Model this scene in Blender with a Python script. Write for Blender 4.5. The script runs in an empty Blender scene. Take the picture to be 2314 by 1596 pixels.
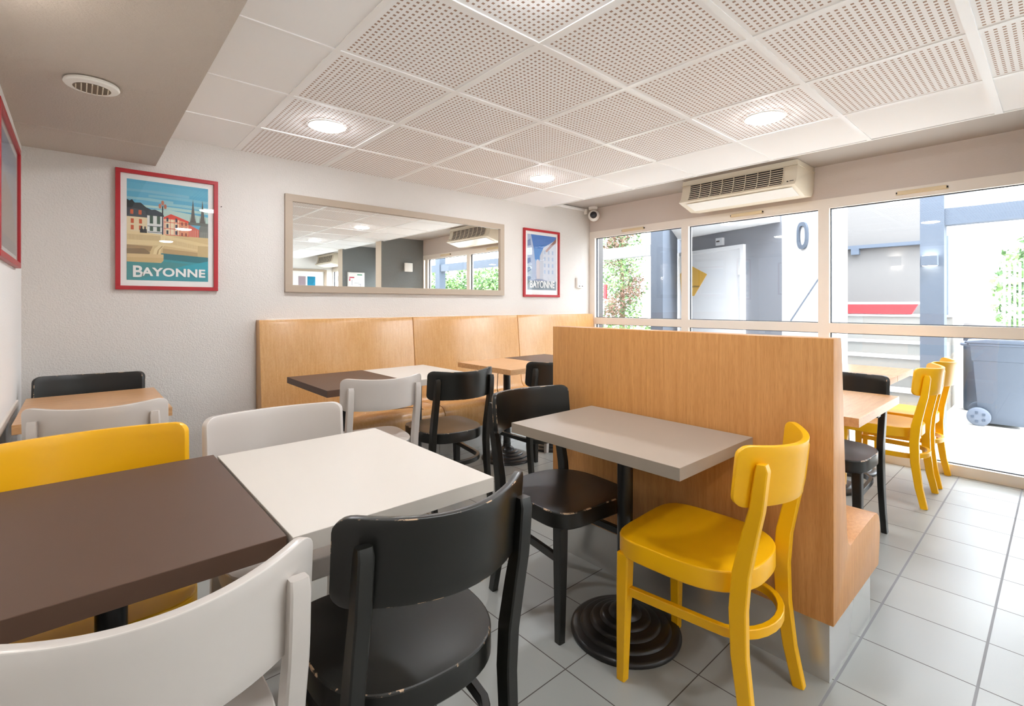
import bpy, bmesh, math, random
from mathutils import Vector, Matrix
PI = math.pi
S = bpy.context.scene
COL = S.collection
rnd = random.Random(7)

# ------------------------------------------------------------------ materials
MATS = {}
def srgb(r, g, b):
    f = lambda c: (c/255/12.92) if c/255 <= .04045 else ((c/255+.055)/1.055)**2.4
    return (f(r), f(g), f(b), 1)

def mat(name, col, rough=.5, spec=.5, metal=0, coat=0, bump=None, emit=None, estr=0):
    if name in MATS: return MATS[name]
    m = bpy.data.materials.new(name); m.use_nodes = True
    nt = m.node_tree; b = nt.nodes['Principled BSDF']
    b.inputs['Base Color'].default_value = col if len(col) == 4 else (*col, 1)
    b.inputs['Roughness'].default_value = rough
    b.inputs['Specular IOR Level'].default_value = spec
    b.inputs['Metallic'].default_value = metal
    b.inputs['Coat Weight'].default_value = coat
    b.inputs['Coat Roughness'].default_value = .12
    if emit:
        b.inputs['Emission Color'].default_value = (*emit[:3], 1); b.inputs['Emission Strength'].default_value = estr
    if bump:
        sc, st, dist = bump
        tc = nt.nodes.new('ShaderNodeTexCoord'); n = nt.nodes.new('ShaderNodeTexNoise')
        n.inputs['Scale'].default_value = sc; n.inputs['Detail'].default_value = 3
        bp = nt.nodes.new('ShaderNodeBump'); bp.inputs['Strength'].default_value = st; bp.inputs['Distance'].default_value = dist
        nt.links.new(tc.outputs['Object'], n.inputs['Vector']); nt.links.new(n.outputs['Fac'], bp.inputs['Height'])
        nt.links.new(bp.outputs['Normal'], b.inputs['Normal'])
    MATS[name] = m
    return m

def nodes(m): return m.node_tree.nodes, m.node_tree.links, m.node_tree.nodes['Principled BSDF']

def wood(name, c1, c2, scale, rough=.4, spec=.5):
    """laminate with fine straight grain; scale = stretch per axis (small value along the grain)"""
    m = mat(name, c1, rough, spec); N, L, b = nodes(m)
    tc = N.new('ShaderNodeTexCoord'); mp = N.new('ShaderNodeMapping'); mp.inputs['Scale'].default_value = scale
    L.new(tc.outputs['Object'], mp.inputs['Vector'])
    n1 = N.new('ShaderNodeTexNoise'); n1.inputs['Scale'].default_value = 9; n1.inputs['Detail'].default_value = 6; n1.inputs['Distortion'].default_value = .6
    n2 = N.new('ShaderNodeTexNoise'); n2.inputs['Scale'].default_value = 70; n2.inputs['Detail'].default_value = 2
    L.new(mp.outputs[0], n1.inputs['Vector']); L.new(mp.outputs[0], n2.inputs['Vector'])
    r1 = N.new('ShaderNodeValToRGB'); r1.color_ramp.elements[0].position = .32; r1.color_ramp.elements[1].position = .68
    r1.color_ramp.elements[0].color = c1; r1.color_ramp.elements[1].color = c2
    r2 = N.new('ShaderNodeValToRGB'); r2.color_ramp.elements[0].position = .35; r2.color_ramp.elements[1].position = .55
    r2.color_ramp.elements[0].color = (.86, .82, .76, 1); r2.color_ramp.elements[1].color = (1, 1, 1, 1)
    mx = N.new('ShaderNodeMix'); mx.data_type = 'RGBA'; mx.blend_type = 'MULTIPLY'; mx.inputs[0].default_value = 1
    L.new(n1.outputs['Fac'], r1.inputs[0]); L.new(n2.outputs['Fac'], r2.inputs[0])
    L.new(r1.outputs[0], mx.inputs[6]); L.new(r2.outputs[0], mx.inputs[7]); L.new(mx.outputs[2], b.inputs['Base Color'])
    return m

def worn(name, paint, wood_col, rough, amount=.5):
    m = mat(name, paint, rough); N, L, b = nodes(m)
    tc = N.new('ShaderNodeTexCoord'); n = N.new('ShaderNodeTexNoise'); n.inputs['Scale'].default_value = 22; n.inputs['Detail'].default_value = 9; n.inputs['Roughness'].default_value = .7
    r = N.new('ShaderNodeValToRGB'); r.color_ramp.elements[0].position = amount; r.color_ramp.elements[1].position = amount+.03
    r.color_ramp.elements[0].color = paint; r.color_ramp.elements[1].color = wood_col
    L.new(tc.outputs['Object'], n.inputs['Vector']); L.new(n.outputs['Fac'], r.inputs[0]); L.new(r.outputs[0], b.inputs['Base Color'])
    return m

def glass(name, tint=(1, 1, 1, 1), base=.04, top=.6):
    m = bpy.data.materials.new(name); m.use_nodes = True; nt = m.node_tree; N = nt.nodes; N.clear(); L = nt.links
    o = N.new('ShaderNodeOutputMaterial'); mx = N.new('ShaderNodeMixShader'); t = N.new('ShaderNodeBsdfTransparent'); g = N.new('ShaderNodeBsdfGlossy')
    t.inputs['Color'].default_value = tint; g.inputs['Roughness'].default_value = 0.0
    lw = N.new('ShaderNodeLayerWeight'); pw = N.new('ShaderNodeMath'); pw.operation = 'POWER'; pw.inputs[1].default_value = 5
    f = N.new('ShaderNodeMath'); f.operation = 'MULTIPLY_ADD'; f.inputs[1].default_value = top; f.inputs[2].default_value = base
    L.new(lw.outputs['Facing'], pw.inputs[0]); L.new(pw.outputs[0], f.inputs[0])
    L.new(f.outputs[0], mx.inputs[0]); L.new(t.outputs[0], mx.inputs[1]); L.new(g.outputs[0], mx.inputs[2]); L.new(mx.outputs[0], o.inputs[0])
    MATS[name] = m; return m

WALL = mat('wall paint warm grey', srgb(216, 210, 204), .75, .3, bump=(120, .5, .007))
WALLW = mat('wall paint white', srgb(236, 234, 231), .75, .3, bump=(130, .3, .005))
WALLSH = mat('wall paint in beam shade', srgb(197, 186, 175), .8, .3, bump=(150, .5, .005))  # same wall paint, with the shade under the beam put into the colour
WALLR = mat('wall paint window side', srgb(216, 204, 195), .8, .3, bump=(85, .2, .006))
DKWALL = mat('wall paint dark grey', srgb(118, 120, 118), .8, .3, bump=(85, .4, .008))
DADO = mat('lower wall grey', srgb(150, 146, 142), .7, .3)
TRIMW = mat('white trim', srgb(240, 239, 236), .4)
FRAME = mat('window frame cream', srgb(243, 234, 223), .4)
GASKET = mat('window gasket', srgb(35, 45, 55), .6)
GLASS = glass('window glass'); PGLASS = glass('picture glass', base=.05)
MIRROR = mat('mirror silver', (.93, .94, .93), 0.0, .5, 1)
TAUPE = mat('taupe frame', srgb(174, 157, 139), .5)
RED = mat('red frame paint', srgb(172, 22, 32), .38)
PAPER = mat('white paper', srgb(240, 238, 234), .7)
PLASTW = mat('white plastic', srgb(238, 235, 228), .35)
PLASTC = mat('cream plastic', srgb(222, 210, 188), .4)
DARK = mat('dark interior', srgb(35, 26, 22), .6)
BLKM = mat('black metal', (.012, .012, .012), .28)
BLKI = mat('black cast iron', (.016, .0145, .0135), .3)
OAK = wood('oak laminate upright grain', srgb(213, 163, 103), srgb(200, 148, 88), (9, 9, .35), .26, .9)
OAKB = wood('oak laminate booth', srgb(208, 150, 88), srgb(192, 133, 73), (9, 9, .35), .38, .4)
OAKT = wood('oak laminate tabletop', srgb(214, 168, 120), srgb(196, 146, 98), (.6, 7, 7), .3, .5)
BROWN = mat('dark brown laminate', srgb(86, 60, 44), .5, .5)
DKPURP = mat('very dark laminate', srgb(62, 46, 44), .35, .5)
TWHITE = mat('white laminate', srgb(206, 198, 188), .4, .4)
TGREY = mat('taupe laminate', srgb(160, 147, 133), .42, .4)
YEL = mat('yellow lacquer', (.87, .45, .002), .34, .45)
YELW = mat('yellow lacquer edge', (.88, .45, .004), .32, .45)
BLK = mat('black lacquer', (.0115, .0108, .0088), .3, .5)
BLKW = worn('black lacquer worn', (.018, .017, .014, 1), srgb(196, 164, 132), .4, .545)
LGR = mat('pale grey lacquer', srgb(203, 195, 188), .3, .5, coat=.15)
LGRW = mat('pale grey lacquer edge', srgb(214, 207, 200), .3, .5, coat=.15)
STEEL = mat('brushed plinth', srgb(205, 203, 200), .25, .5, .6)
CORD = mat('dark cord', srgb(50, 32, 24), .5)
LAMP = mat('lamp diffuser', (1, 1, 1), .5, emit=(.945, .98, 1.03), estr=43)
HOUSE = mat('outdoor grey render', srgb(128, 131, 138), .85)
HOUSED = mat('outdoor blue grey paint', srgb(76, 86, 99), .8)
OWHITE = mat('outdoor white render', srgb(205, 207, 210), .85)
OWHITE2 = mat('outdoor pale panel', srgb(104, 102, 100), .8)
CONC = mat('outdoor concrete', srgb(206, 203, 196), .9, bump=(8, .1, .01))
STEP = mat('stair concrete', srgb(118, 117, 112), .9)
BINP = mat('bin plastic', srgb(78, 88, 102), .5)
ORED = mat('outdoor red', srgb(170, 34, 40), .6)
OCHRE = mat('sign ochre', srgb(238, 186, 78), .5)
INK = mat('dark ink', srgb(60, 50, 40), .6)
DOORW = mat('outdoor door white', srgb(240, 241, 242), .7)
BARK = mat('bark', srgb(130, 108, 92), .9)
LEAFG = mat('leaf green', srgb(122, 154, 92), .6)
LEAFD = mat('leaf dark green', srgb(74, 106, 62), .6)
TWIG = mat('dry twig', srgb(128, 98, 82), .9)

# ---- floor tiles
def floor_mat():
    m = mat('floor tile', srgb(172, 172, 167), .36, .5); N, L, b = nodes(m)
    g = N.new('ShaderNodeNewGeometry'); sp = N.new('ShaderNodeSeparateXYZ'); L.new(g.outputs['Position'], sp.inputs[0])
    def M(op, a, c=None, d=None):
        n = N.new('ShaderNodeMath'); n.operation = op
        for i, v in enumerate((a, c, d)):
            if v is None: continue
            if isinstance(v, (int, float)): n.inputs[i].default_value = v
            else: L.new(v, n.inputs[i])
        return n.outputs[0]
    def edge(coord, off, pitch, hw):
        t = M('DIVIDE', M('SUBTRACT', coord, off), pitch)
        d = M('MULTIPLY', M('ABSOLUTE', M('SUBTRACT', t, M('ROUND', t))), pitch)
        return M('LESS_THAN', d, hw), t
    ex, tx = edge(sp.outputs['X'], 1.797, .302, .0019)
    ey, ty = edge(sp.outputs['Y'], .487, .305, .0019)
    wide = M('MAXIMUM', M('LESS_THAN', M('ABSOLUTE', M('SUBTRACT', sp.outputs['Y'], .487)), .004),
             M('LESS_THAN', M('ABSOLUTE', M('SUBTRACT', sp.outputs['Y'], .180)), .004))
    gr = M('MAXIMUM', M('MAXIMUM', ex, ey), wide)
    # per tile tone
    cb = N.new('ShaderNodeCombineXYZ'); L.new(M('FLOOR', tx), cb.inputs[0]); L.new(M('FLOOR', ty), cb.inputs[1])
    wn = N.new('ShaderNodeTexWhiteNoise'); wn.noise_dimensions = '2D'; L.new(cb.outputs[0], wn.inputs['Vector'])
    ns = N.new('ShaderNodeTexNoise'); ns.inputs['Scale'].default_value = 900; ns.inputs['Detail'].default_value = 1; L.new(g.outputs['Position'], ns.inputs['Vector'])
    v = M('ADD', M('MULTIPLY_ADD', wn.outputs['Value'], .07, .93), M('MULTIPLY', M('SUBTRACT', ns.outputs['Fac'], .5), .3))
    tcol = N.new('ShaderNodeMix'); tcol.data_type = 'RGBA'; tcol.blend_type = 'MULTIPLY'; tcol.inputs[0].default_value = 1
    tcol.inputs[6].default_value = srgb(153, 154, 149); L.new(v, tcol.inputs[7])
    mx = N.new('ShaderNodeMix'); mx.data_type = 'RGBA'; L.new(gr, mx.inputs[0]); L.new(tcol.outputs[2], mx.inputs[6]); mx.inputs[7].default_value = srgb(74, 68, 62)
    wcol = N.new('ShaderNodeMix'); wcol.data_type = 'RGBA'; L.new(wide, wcol.inputs[0]); L.new(mx.outputs[2], wcol.inputs[6]); wcol.inputs[7].default_value = srgb(130, 130, 132)
    L.new(wcol.outputs[2], b.inputs['Base Color'])
    L.new(M('MULTIPLY_ADD', gr, .4, .34), b.inputs['Roughness'])
    bp = N.new('ShaderNodeBump'); bp.inputs['Strength'].default_value = .4; bp.inputs['Distance'].default_value = .002
    L.new(M('SUBTRACT', 1, gr), bp.inputs['Height']); L.new(bp.outputs['Normal'], b.inputs['Normal'])
    return m
FLOOR = floor_mat()

def ceil_mat():
    """600 mm tiles, 12/25 square perforation inside x 0.8065..3.2065, plain tiles elsewhere"""
    m = mat('ceiling tile', srgb(236, 231, 225), .8, .3); N, L, b = nodes(m)
    g = N.new('ShaderNodeNewGeometry'); sp = N.new('ShaderNodeSeparateXYZ'); L.new(g.outputs['Position'], sp.inputs[0])
    def M(op, a, c=None, d=None):
        n = N.new('ShaderNodeMath'); n.operation = op
        for i, v in enumerate((a, c, d)):
            if v is None: continue
            if isinstance(v, (int, float)): n.inputs[i].default_value = v
            else: L.new(v, n.inputs[i])
        return n.outputs[0]
    def axis(coord, off):
        t = M('FRACT', M('ADD', M('DIVIDE', M('SUBTRACT', coord, off), .6), 50))
        inside = M('LESS_THAN', M('ABSOLUTE', M('SUBTRACT', t, .5)), .4583)     # 22 of 24 rows
        h = M('LESS_THAN', M('ABSOLUTE', M('SUBTRACT', M('FRACT', M('MULTIPLY', t, 24)), .5)), .215)
        return M('MULTIPLY', inside, h)
    hole = M('MULTIPLY', axis(sp.outputs['X'], .8065), axis(sp.outputs['Y'], .2394))
    zone = M('LESS_THAN', M('ABSOLUTE', M('SUBTRACT', sp.outputs['X'], 2.0065)), 1.2)
    hole = M('MULTIPLY', hole, zone)
    mx = N.new('ShaderNodeMix'); mx.data_type = 'RGBA'; L.new(hole, mx.inputs[0])
    mx.inputs[6].default_value = srgb(248, 247, 246); mx.inputs[7].default_value = srgb(172, 142, 124)
    L.new(mx.outputs[2], b.inputs['Base Color'])
    return m
CEIL = ceil_mat()

# ------------------------------------------------------------------ mesh builder
class MB:
    def __init__(s): s.v = []; s.f = []; s.m = []
    def add(s, vs, fs, mi=0):
        o = len(s.v); s.v += [tuple(p) for p in vs]
        for f in fs: s.f.append(tuple(i+o for i in f)); s.m.append(mi)
        return s
    def box(s, x0, y0, z0, x1, y1, z1, mi=0):
        return s.add([(x0,y0,z0),(x1,y0,z0),(x1,y1,z0),(x0,y1,z0),(x0,y0,z1),(x1,y0,z1),(x1,y1,z1),(x0,y1,z1)],
                     [(0,3,2,1),(4,5,6,7),(0,1,5,4),(1,2,6,5),(2,3,7,6),(3,0,4,7)], mi)
    def prism(s, poly, a0, a1, axis='y', mi=0, mcap=None):
        """closed polygon of 2D points extruded along an axis: axis y -> poly is (x,z); x -> (y,z); z -> (x,y)"""
        P = {'y': lambda p, a: (p[0], a, p[1]), 'x': lambda p, a: (a, p[0], p[1]), 'z': lambda p, a: (p[0], p[1], a)}[axis]
        n = len(poly); vs = [P(p, a0) for p in poly]+[P(p, a1) for p in poly]
        s.add(vs, [(i, (i+1) % n, n+(i+1) % n, n+i) for i in range(n)], mi)
        o = len(s.v)-2*n; c = mi if mcap is None else mcap
        s.f.append(tuple(o+i for i in range(n))[::-1]); s.m.append(c); s.f.append(tuple(o+n+i for i in range(n))); s.m.append(c)
        return s
    def lathe(s, prof, c=(0,0,0), n=40, mi=0, axis='z', cap=True):
        vs = []; fs = []
        for (r, z) in prof:
            for k in range(n):
                a = 2*PI*k/n
                p = (r*math.cos(a), r*math.sin(a), z)
                if axis == 'x': p = (z, p[0], p[1])
                if axis == 'y': p = (p[0], z, p[1])
                vs.append((c[0]+p[0], c[1]+p[1], c[2]+p[2]))
        for i in range(len(prof)-1):
            for k in range(n): fs.append((i*n+k, i*n+(k+1) % n, (i+1)*n+(k+1) % n, (i+1)*n+k))
        if cap: fs.append(tuple(range(n))[::-1]); fs.append(tuple((len(prof)-1)*n+k for k in range(n)))
        return s.add(vs, fs, mi)
    def sweep(s, path, sect, up=None, mi=0, closed=False):
        """path of (point, (w,d)) ; sect 'r' rounded rect in local frame; up = fixed side vector or None"""
        vs = []; fs = []; n = 0
        for i, (p, (w, d)) in enumerate(path):
            p = Vector(p); a = Vector(path[max(i-1, 0)][0]); b = Vector(path[min(i+1, len(path)-1)][0])
            t = (b-a).normalized(); side = Vector(up) if up else t.cross(Vector((0, 0, 1)))
            side = (side-t*side.dot(t)).normalized(); oth = t.cross(side)
            if sect == 'c': pts = [(w*math.cos(2*PI*k/12), d*math.sin(2*PI*k/12)) for k in range(12)]
            else:
                c = min(w, d)*.11; pts = [(w/2, -d/2+c), (w/2, d/2-c), (w/2-c, d/2), (-w/2+c, d/2), (-w/2, d/2-c), (-w/2, -d/2+c), (-w/2+c, -d/2), (w/2-c, -d/2)]
            n = len(pts); vs += [p+side*q[0]+oth*q[1] for q in pts]
        for i in range(len(path)-1):
            for k in range(n): fs.append((i*n+k, i*n+(k+1) % n, (i+1)*n+(k+1) % n, (i+1)*n+k))
        fs.append(tuple(range(n))[::-1]); fs.append(tuple((len(path)-1)*n+k for k in range(n)))
        return s.add(vs, fs, mi)
    def build(s, name, mats, parent=None, smooth=None, bevel=0, seg=2, local=False, bmi=-1):
        me = bpy.data.meshes.new(name); off = Vector((0, 0, 0))
        if parent is not None and not local: off = world_loc(parent)
        me.from_pydata([Vector(p)-off for p in s.v], [], s.f)
        for i, mi in enumerate(s.m): me.polygons[i].material_index = mi
        bm = bmesh.new(); bm.from_mesh(me)
        bmesh.ops.recalc_face_normals(bm, faces=bm.faces)
        if bevel:
            es = [e for e in bm.edges if len(e.link_faces) == 2 and e.calc_face_angle(0) > math.radians(38)]
            bmesh.ops.bevel(bm, geom=es, offset=bevel, segments=seg, affect='EDGES', profile=.5, material=bmi, clamp_overlap=True)
        if smooth:
            for f in bm.faces: f.smooth = True
            for e in bm.edges:
                if len(e.link_faces) == 2 and e.calc_face_angle(0) > math.radians(smooth): e.smooth = False
        bm.to_mesh(me); bm.free()
        if not isinstance(mats, (list, tuple)): mats = [mats]
        for m in mats: me.materials.append(m)
        o = bpy.data.objects.new(name, me); COL.objects.link(o)
        if parent is not None: o.parent = parent
        return o

def world_loc(o):
    v = Vector(o.location)
    while o.parent: o = o.parent; v += o.location
    return v
def empty(name, loc, rz=0):
    o = bpy.data.objects.new(name, None); o.empty_display_size = .1; COL.objects.link(o)
    o.location = loc; o.rotation_euler = (0, 0, rz); return o
def tag(o, label, cat, group=None):
    o['label'] = label; o['category'] = cat
    if group: o['group'] = group
    return o
def struct(o, label=None):
    o['kind'] = 'structure'
    if label: o['label'] = label
    return o
def box(name, b, m, parent=None, bevel=0): return MB().box(*b).build(name, m, parent, bevel=bevel, smooth=35 if bevel else None)
def copy_tree(o, parent=None):
    c = o.copy(); COL.objects.link(c); c.parent = parent
    for ch in list(o.children): copy_tree(ch, c)
    return c
def text_mesh(name, txt, size, m, parent, M4, extrude=.0006, sx=1, align='CENTER', space=1, bold=0):
    cu = bpy.data.curves.new(name, 'FONT'); cu.body = txt; cu.size = size; cu.align_x = align; cu.extrude = extrude; cu.offset = bold; cu.space_character = space
    t = bpy.data.objects.new(name, cu); COL.objects.link(t); bpy.context.view_layer.update()
    me = bpy.data.meshes.new_from_object(t.evaluated_get(bpy.context.evaluated_depsgraph_get()))
    bpy.data.objects.remove(t); me.transform(Matrix.Diagonal((sx, 1, 1, 1))); me.transform(M4); me.materials.clear(); me.materials.append(m)
    o = bpy.data.objects.new(name, me); COL.objects.link(o); o.parent = parent; return o

# ------------------------------------------------------------------ the room
XL, XR, YB, YF = -.228, 4.577, 3.811, -4.2
ZC, ZR, ZB = 2.268, 2.345, 2.076
struct(box('floor', (XL-.1, YF-.1, -.1, XR+.06, YB+.1, 0), FLOOR))
struct(box('wall_back', (XL-.15, YB, 0, XR+.1, YB+.15, 2.7), WALL))
w = MB().box(XL-.15, YF, .715, XL, YB, 2.7).box(XL-.15, 3.56, 0, XL, YB, .715); struct(w.build('wall_left', WALLW))
struct(box('wall_left_lower', (XL-.15, YF, 0, XL-.03, 3.56, .715), DADO))
struct(box('trim_1', (XL-.03, YF, .69, XL+.008, 3.52, .722), FRAME, bevel=.003))
struct(box('wall_front', (XL-.15, YF-.15, 0, XR+.1, YF, 2.7), WALLW))
struct(box('wall_right', (XR, YF, 2.07, XR+.12, YB, 2.7), WALLR))
# ceiling: tile slab, higher strip along the windows, grid bars, painted beam
struct(MB().box(.3, YF, ZC, 3.801, YB, ZC+.03).build('ceiling', CEIL))
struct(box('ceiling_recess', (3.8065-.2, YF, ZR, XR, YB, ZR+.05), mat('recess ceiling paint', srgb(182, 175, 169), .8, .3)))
struct(box('trim_2', (3.8065, YF, ZC-.004, 3.8225, YB, ZC+.05), TRIMW))
g = MB(); x0, y0 = .8065, .2394
for i in range(0, 5): g.box(x0+.6*i-.012, YF, ZC-.004, x0+.6*i+.012, YB, ZC)
for j in range(-7, 6):
    hw = .017 if j == 0 else .012
    g.box(.36, y0+.6*j-hw, ZC-.0045 if j else ZC-.008, 3.801, y0+.6*j+hw, ZC)
struct(g.build('trim_3', mat('grid bar white', srgb(246, 245, 243), .35)))
b = MB().box(XL, YF, ZB, .3635, 3.35, 2.34)
b.prism([(3.35, ZB), (3.352, ZB-.004), (3.40, ZB-.006), (YB, ZB-.006), (YB, 2.34), (3.35, 2.34)], XL, .3635, 'x')
struct(b.build('ceiling_beam', WALLSH))

# ------------------------------------------------------------------ windows
HEAD0, HEAD1, RAIL0, RAIL1, SILL = 2.07, 1.992, .972, 1.05, .075
bays = [(3.811, 3.733, 2.57, 2.57-.04), (2.57, 2.53, 1.365, 1.325), (1.325, 1.284, .12, .08), (.08, .04, -.03, -.03),
        (-.23, -.25, -1.62, -1.65), (-1.85, -1.87, -3.0, -3.02), (-3.02, -3.04, -4.18, -4.2)]
bays = [(3.811, 3.733, 2.607, 2.57), (2.57, 2.53, 1.365, 1.325), (1.325, 1.284, .12, .08), (.08, .04, -.01, -.03),
        (-.23, -.25, -1.62, -1.65), (-1.85, -1.87, -3.0, -3.02), (-3.02, -3.04, -4.18, -4.2)]
FX0, FX1 = XR-.004, XR+.07
for n, (ya, yai, ybi, yb) in enumerate(bays, 1):
    w = empty('window_%d' % n, (XR, (ya+yb)/2, 0)); struct(w)
    f = MB()
    f.box(FX0, yb, HEAD1, FX1, ya, HEAD0); f.box(FX0, yb, 0, FX1, ya, SILL); f.box(FX0, ybi, RAIL0, FX1, yai, RAIL1)
    f.box(FX0, yai, SILL, FX1, ya, HEAD1); f.box(FX0, yb, SILL, FX1, ybi, HEAD1)
    f.build('frame', FRAME, w)
    for z0, z1 in ((SILL, RAIL0), (RAIL1, HEAD1)):
        if yai-ybi < .1: continue
        MB().box(XR+.036, ybi+.004, z0+.004, XR+.042, yai-.004, z1-.004).build('pane', GLASS, w)
        k = MB(); e = .006
        k.box(XR+.030, ybi, z0, XR+.046, yai, z0+e).box(XR+.030, ybi, z1-e, XR+.046, yai, z1)
        k.box(XR+.030, ybi, z0, XR+.046, ybi+e, z1).box(XR+.030, yai-e, z0, XR+.046, yai, z1)
        k.build('gasket', GASKET, w)
    if n in (1, 2, 3, 5):
        yc = {1: 3.19, 2: 1.95, 3: .693, 5: -.95}[n]
        v = MB().box(FX0-.016, yc-.14, 2.024, FX0, yc+.14, 2.048).box(FX0-.012, yc-.15, 2.020, FX0, yc+.15, 2.026)
        vo = v.build('trickle_vent', mat('vent strip cream', srgb(228, 208, 170), .45), w, bevel=.002); vo['label'] = 'narrow cream trickle vent'
        MB().box(FX0-.010, yc-.149, 2.030, FX0, yc-.141, 2.042).box(FX0-.010, yc+.141, 2.030, FX0, yc+.149, 2.042).build('end_cap', DARK, vo)

# ------------------------------------------------------------------ stub walls on the far side (seen in the mirror)
for n, yv in ((1, -.03), (2, -1.65)):
    mb = MB().box(3.775, yv-.2, 0, XR, yv, ZR, 0); mb.box(3.77, yv-.2, 0, 3.775, yv, ZR, 1)
    struct(mb.build('wall_partition_%d' % n, [DKWALL, mat('pillar edge paint', srgb(206, 190, 170), .7)]))

# ------------------------------------------------------------------ ceiling lights
def downlight(loc, label):
    t = empty('ceiling_light', loc); tag(t, label, 'ceiling light', 'round ceiling lights')
    MB().lathe([(.094, -.0005), (.104, -.0005), (.108, .004), (.108, .006), (.094, .006)], (loc[0], loc[1], loc[2]-.0075), 40, cap=False).build('rim', TRIMW, t, smooth=35)
    MB().lathe([(.094*math.cos(PI/2*k/8), -.018*math.sin(PI/2*k/8)) for k in range(8, -1, -1) if k < 8]+[(.094, .004)], (loc[0], loc[1], loc[2]-.006), 40).build('diffuser', LAMP, t, smooth=60)
    return t
lab = {(0, 0): 'round ceiling light nearest the camera, cut by the top edge of the photo', (0, 1): 'round ceiling light at left, between the painted beam and the wall mirror',
       (1, 0): 'round ceiling light at right, nearest the air conditioner', (1, 1): 'round ceiling light farthest back, over the wall bench'}
for i, x in enumerate((1.1065, 2.9065)):
    for j, y in enumerate((1.1394, 2.9394)):
        downlight((x, y, ZC), lab[(i, j)])
for i, x in enumerate((1.1065, 2.9065)):
    for j, y in enumerate((-.6606, -2.4606)):
        downlight((x, y, ZC), ['left', 'right'][i]+' round ceiling light of the '+['nearer', 'farther'][j]+' pair reflected in the wall mirror')

# air vent under the beam
VX, VY = .043, 2.565
t = empty('air_vent', (VX, VY, ZB)); tag(t, 'round white air vent with slatted opening under the painted beam', 'air vent')
MB().lathe([(.04, -.024), (.062, -.024), (.082, -.02), (.0865, -.014), (.084, -.006), (.06, 0), (.04, 0)], (VX, VY, ZB), 48, cap=False).build('rim', PLASTW, t, smooth=40)
MB().lathe([(.058, -.0235), (.058, -.0245)], (VX, VY, ZB), 32).build('opening', mat('vent duct', srgb(120, 104, 84), .6), t)
s_ = MB()
for k in range(-3, 4):
    h = math.sqrt(max(.0, .055**2-(k*.016)**2)); s_.box(VX+k*.016-.0018, VY-h, ZB-.029, VX+k*.016+.0018, VY+h, ZB-.0235)
s_.build('slats', PLASTC, t)

# ------------------------------------------------------------------ air conditioners
def aircon(y0, y1, label):
    t = empty('air_conditioner', (XR, (y0+y1)/2, 2.07)); tag(t, label, 'air conditioner', 'wall hung air conditioners')
    prof = [(XR, ZR-.001), (4.19, ZR-.001), (4.186, 2.305), (4.178, 2.24), (4.152, 2.17), (4.113, 2.136), (4.16, 2.122), (4.34, 2.074), (4.50, 2.090), (4.54, 2.13), (XR, 2.27)]
    MB().prism(prof, y0, y1, 'y').build('casing', mat('cream casing', srgb(226, 215, 194), .42), t, bevel=.006, smooth=40)
    MB().box(4.176, y0-.004, 2.298, 4.60-.023, y1+.004, 2.302).box(4.182, y0-.003, 2.298, 4.189, y1+.003, 2.302).build('seam', PLASTC, t)
    yg0, yg1 = y0+.10, y1-.085; za, zb = 2.149, 2.294
    def xs(z):   # front face x at height z
        pts = [(2.305, 4.186), (2.24, 4.178), (2.17, 4.152), (2.136, 4.113)]
        for (a, xa), (b_, xb) in zip(pts, pts[1:]):
            if a >= z >= b_: return xa+(xb-xa)*(a-z)/(a-b_)
        return 4.15
    rec = MB(); zz = [za+(zb-za)*k/6 for k in range(7)]
    rec.prism([(xs(z)-.0015, z) for z in zz]+[(xs(z)+.01, z) for z in reversed(zz)], yg0, yg1, 'y'); rec.build('grille_recess', DARK, t)
    gr = MB()
    for k in range(9):
        z = za+(zb-za)*k/8; gr.box(xs(z)-.009, yg0, z-.0028, xs(z)+.004, yg1, z+.0028)
    for k in range(9):
        y = yg0+(yg1-yg0)*k/8
        gr.prism([(xs(z)-.0095, z) for z in zz]+[(xs(z)+.004, z) for z in reversed(zz)], y-.0025, y+.0025, 'y')
    gr.build('grille', PLASTC, t)
    MB().prism([(4.150, 2.121), (4.305, 2.0798), (4.304, 2.0768), (4.149, 2.118)], y0+.03, y1-.06, 'y').build('bottom_panel', PLASTW, t)
    # small dark mark and word at the window end of the front
    z = 2.168; lg = MB(); lg.lathe([(.007, 0), (.007, .002)], (xs(z)-.0035, y0+.062, z), 16, axis='x'); lg.box(xs(z)-.003, y0+.018, z+.001, xs(z), y0+.048, z+.006)
    lg.build('badge', INK, t)
    return t
aircon(1.39, 2.375, 'cream wall-hung air conditioner with grille above the windows')
aircon(-4.1, -3.12, 'air conditioner seen far off in the wall mirror')

# ------------------------------------------------------------------ things on the walls
def framed(name, label, cat, plane, u0, u1, z0, z1, fm, fw, dep, group=None):
    """frame hung on the back wall (plane 'back') or the left wall (plane 'left'); returns root and a mapper from 0..1 print coords to world"""
    if plane == 'back':
        t = empty(name, ((u0+u1)/2, YB, z0)); P = lambda u, d: (u, YB-d)
    else:
        t = empty(name, (XL, (u0+u1)/2, z0)); P = lambda u, d: (XL+d, u)
    tag(t, label, cat, group)
    f = MB()
    def bar(ua, ub, za, zb):
        a = P(ua, 0); c = P(ub, dep); f.box(min(a[0], c[0]), min(a[1], c[1]), za, max(a[0], c[0]), max(a[1], c[1]), zb)
    bar(u0, u1, z1-fw, z1); bar(u0, u1, z0, z0+fw); bar(u0, u0+fw, z0+fw, z1-fw); bar(u1-fw, u1, z0+fw, z1-fw)
    f.build('frame', fm, t, bevel=.0015)
    return t, P
def slab(P, u0, u1, z0, z1, d0, d1):
    a = P(u0, d0); c = P(u1, d1); return MB().box(min(a[0], c[0]), min(a[1], c[1]), z0, max(a[0], c[0]), max(a[1], c[1]), z1)

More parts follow.
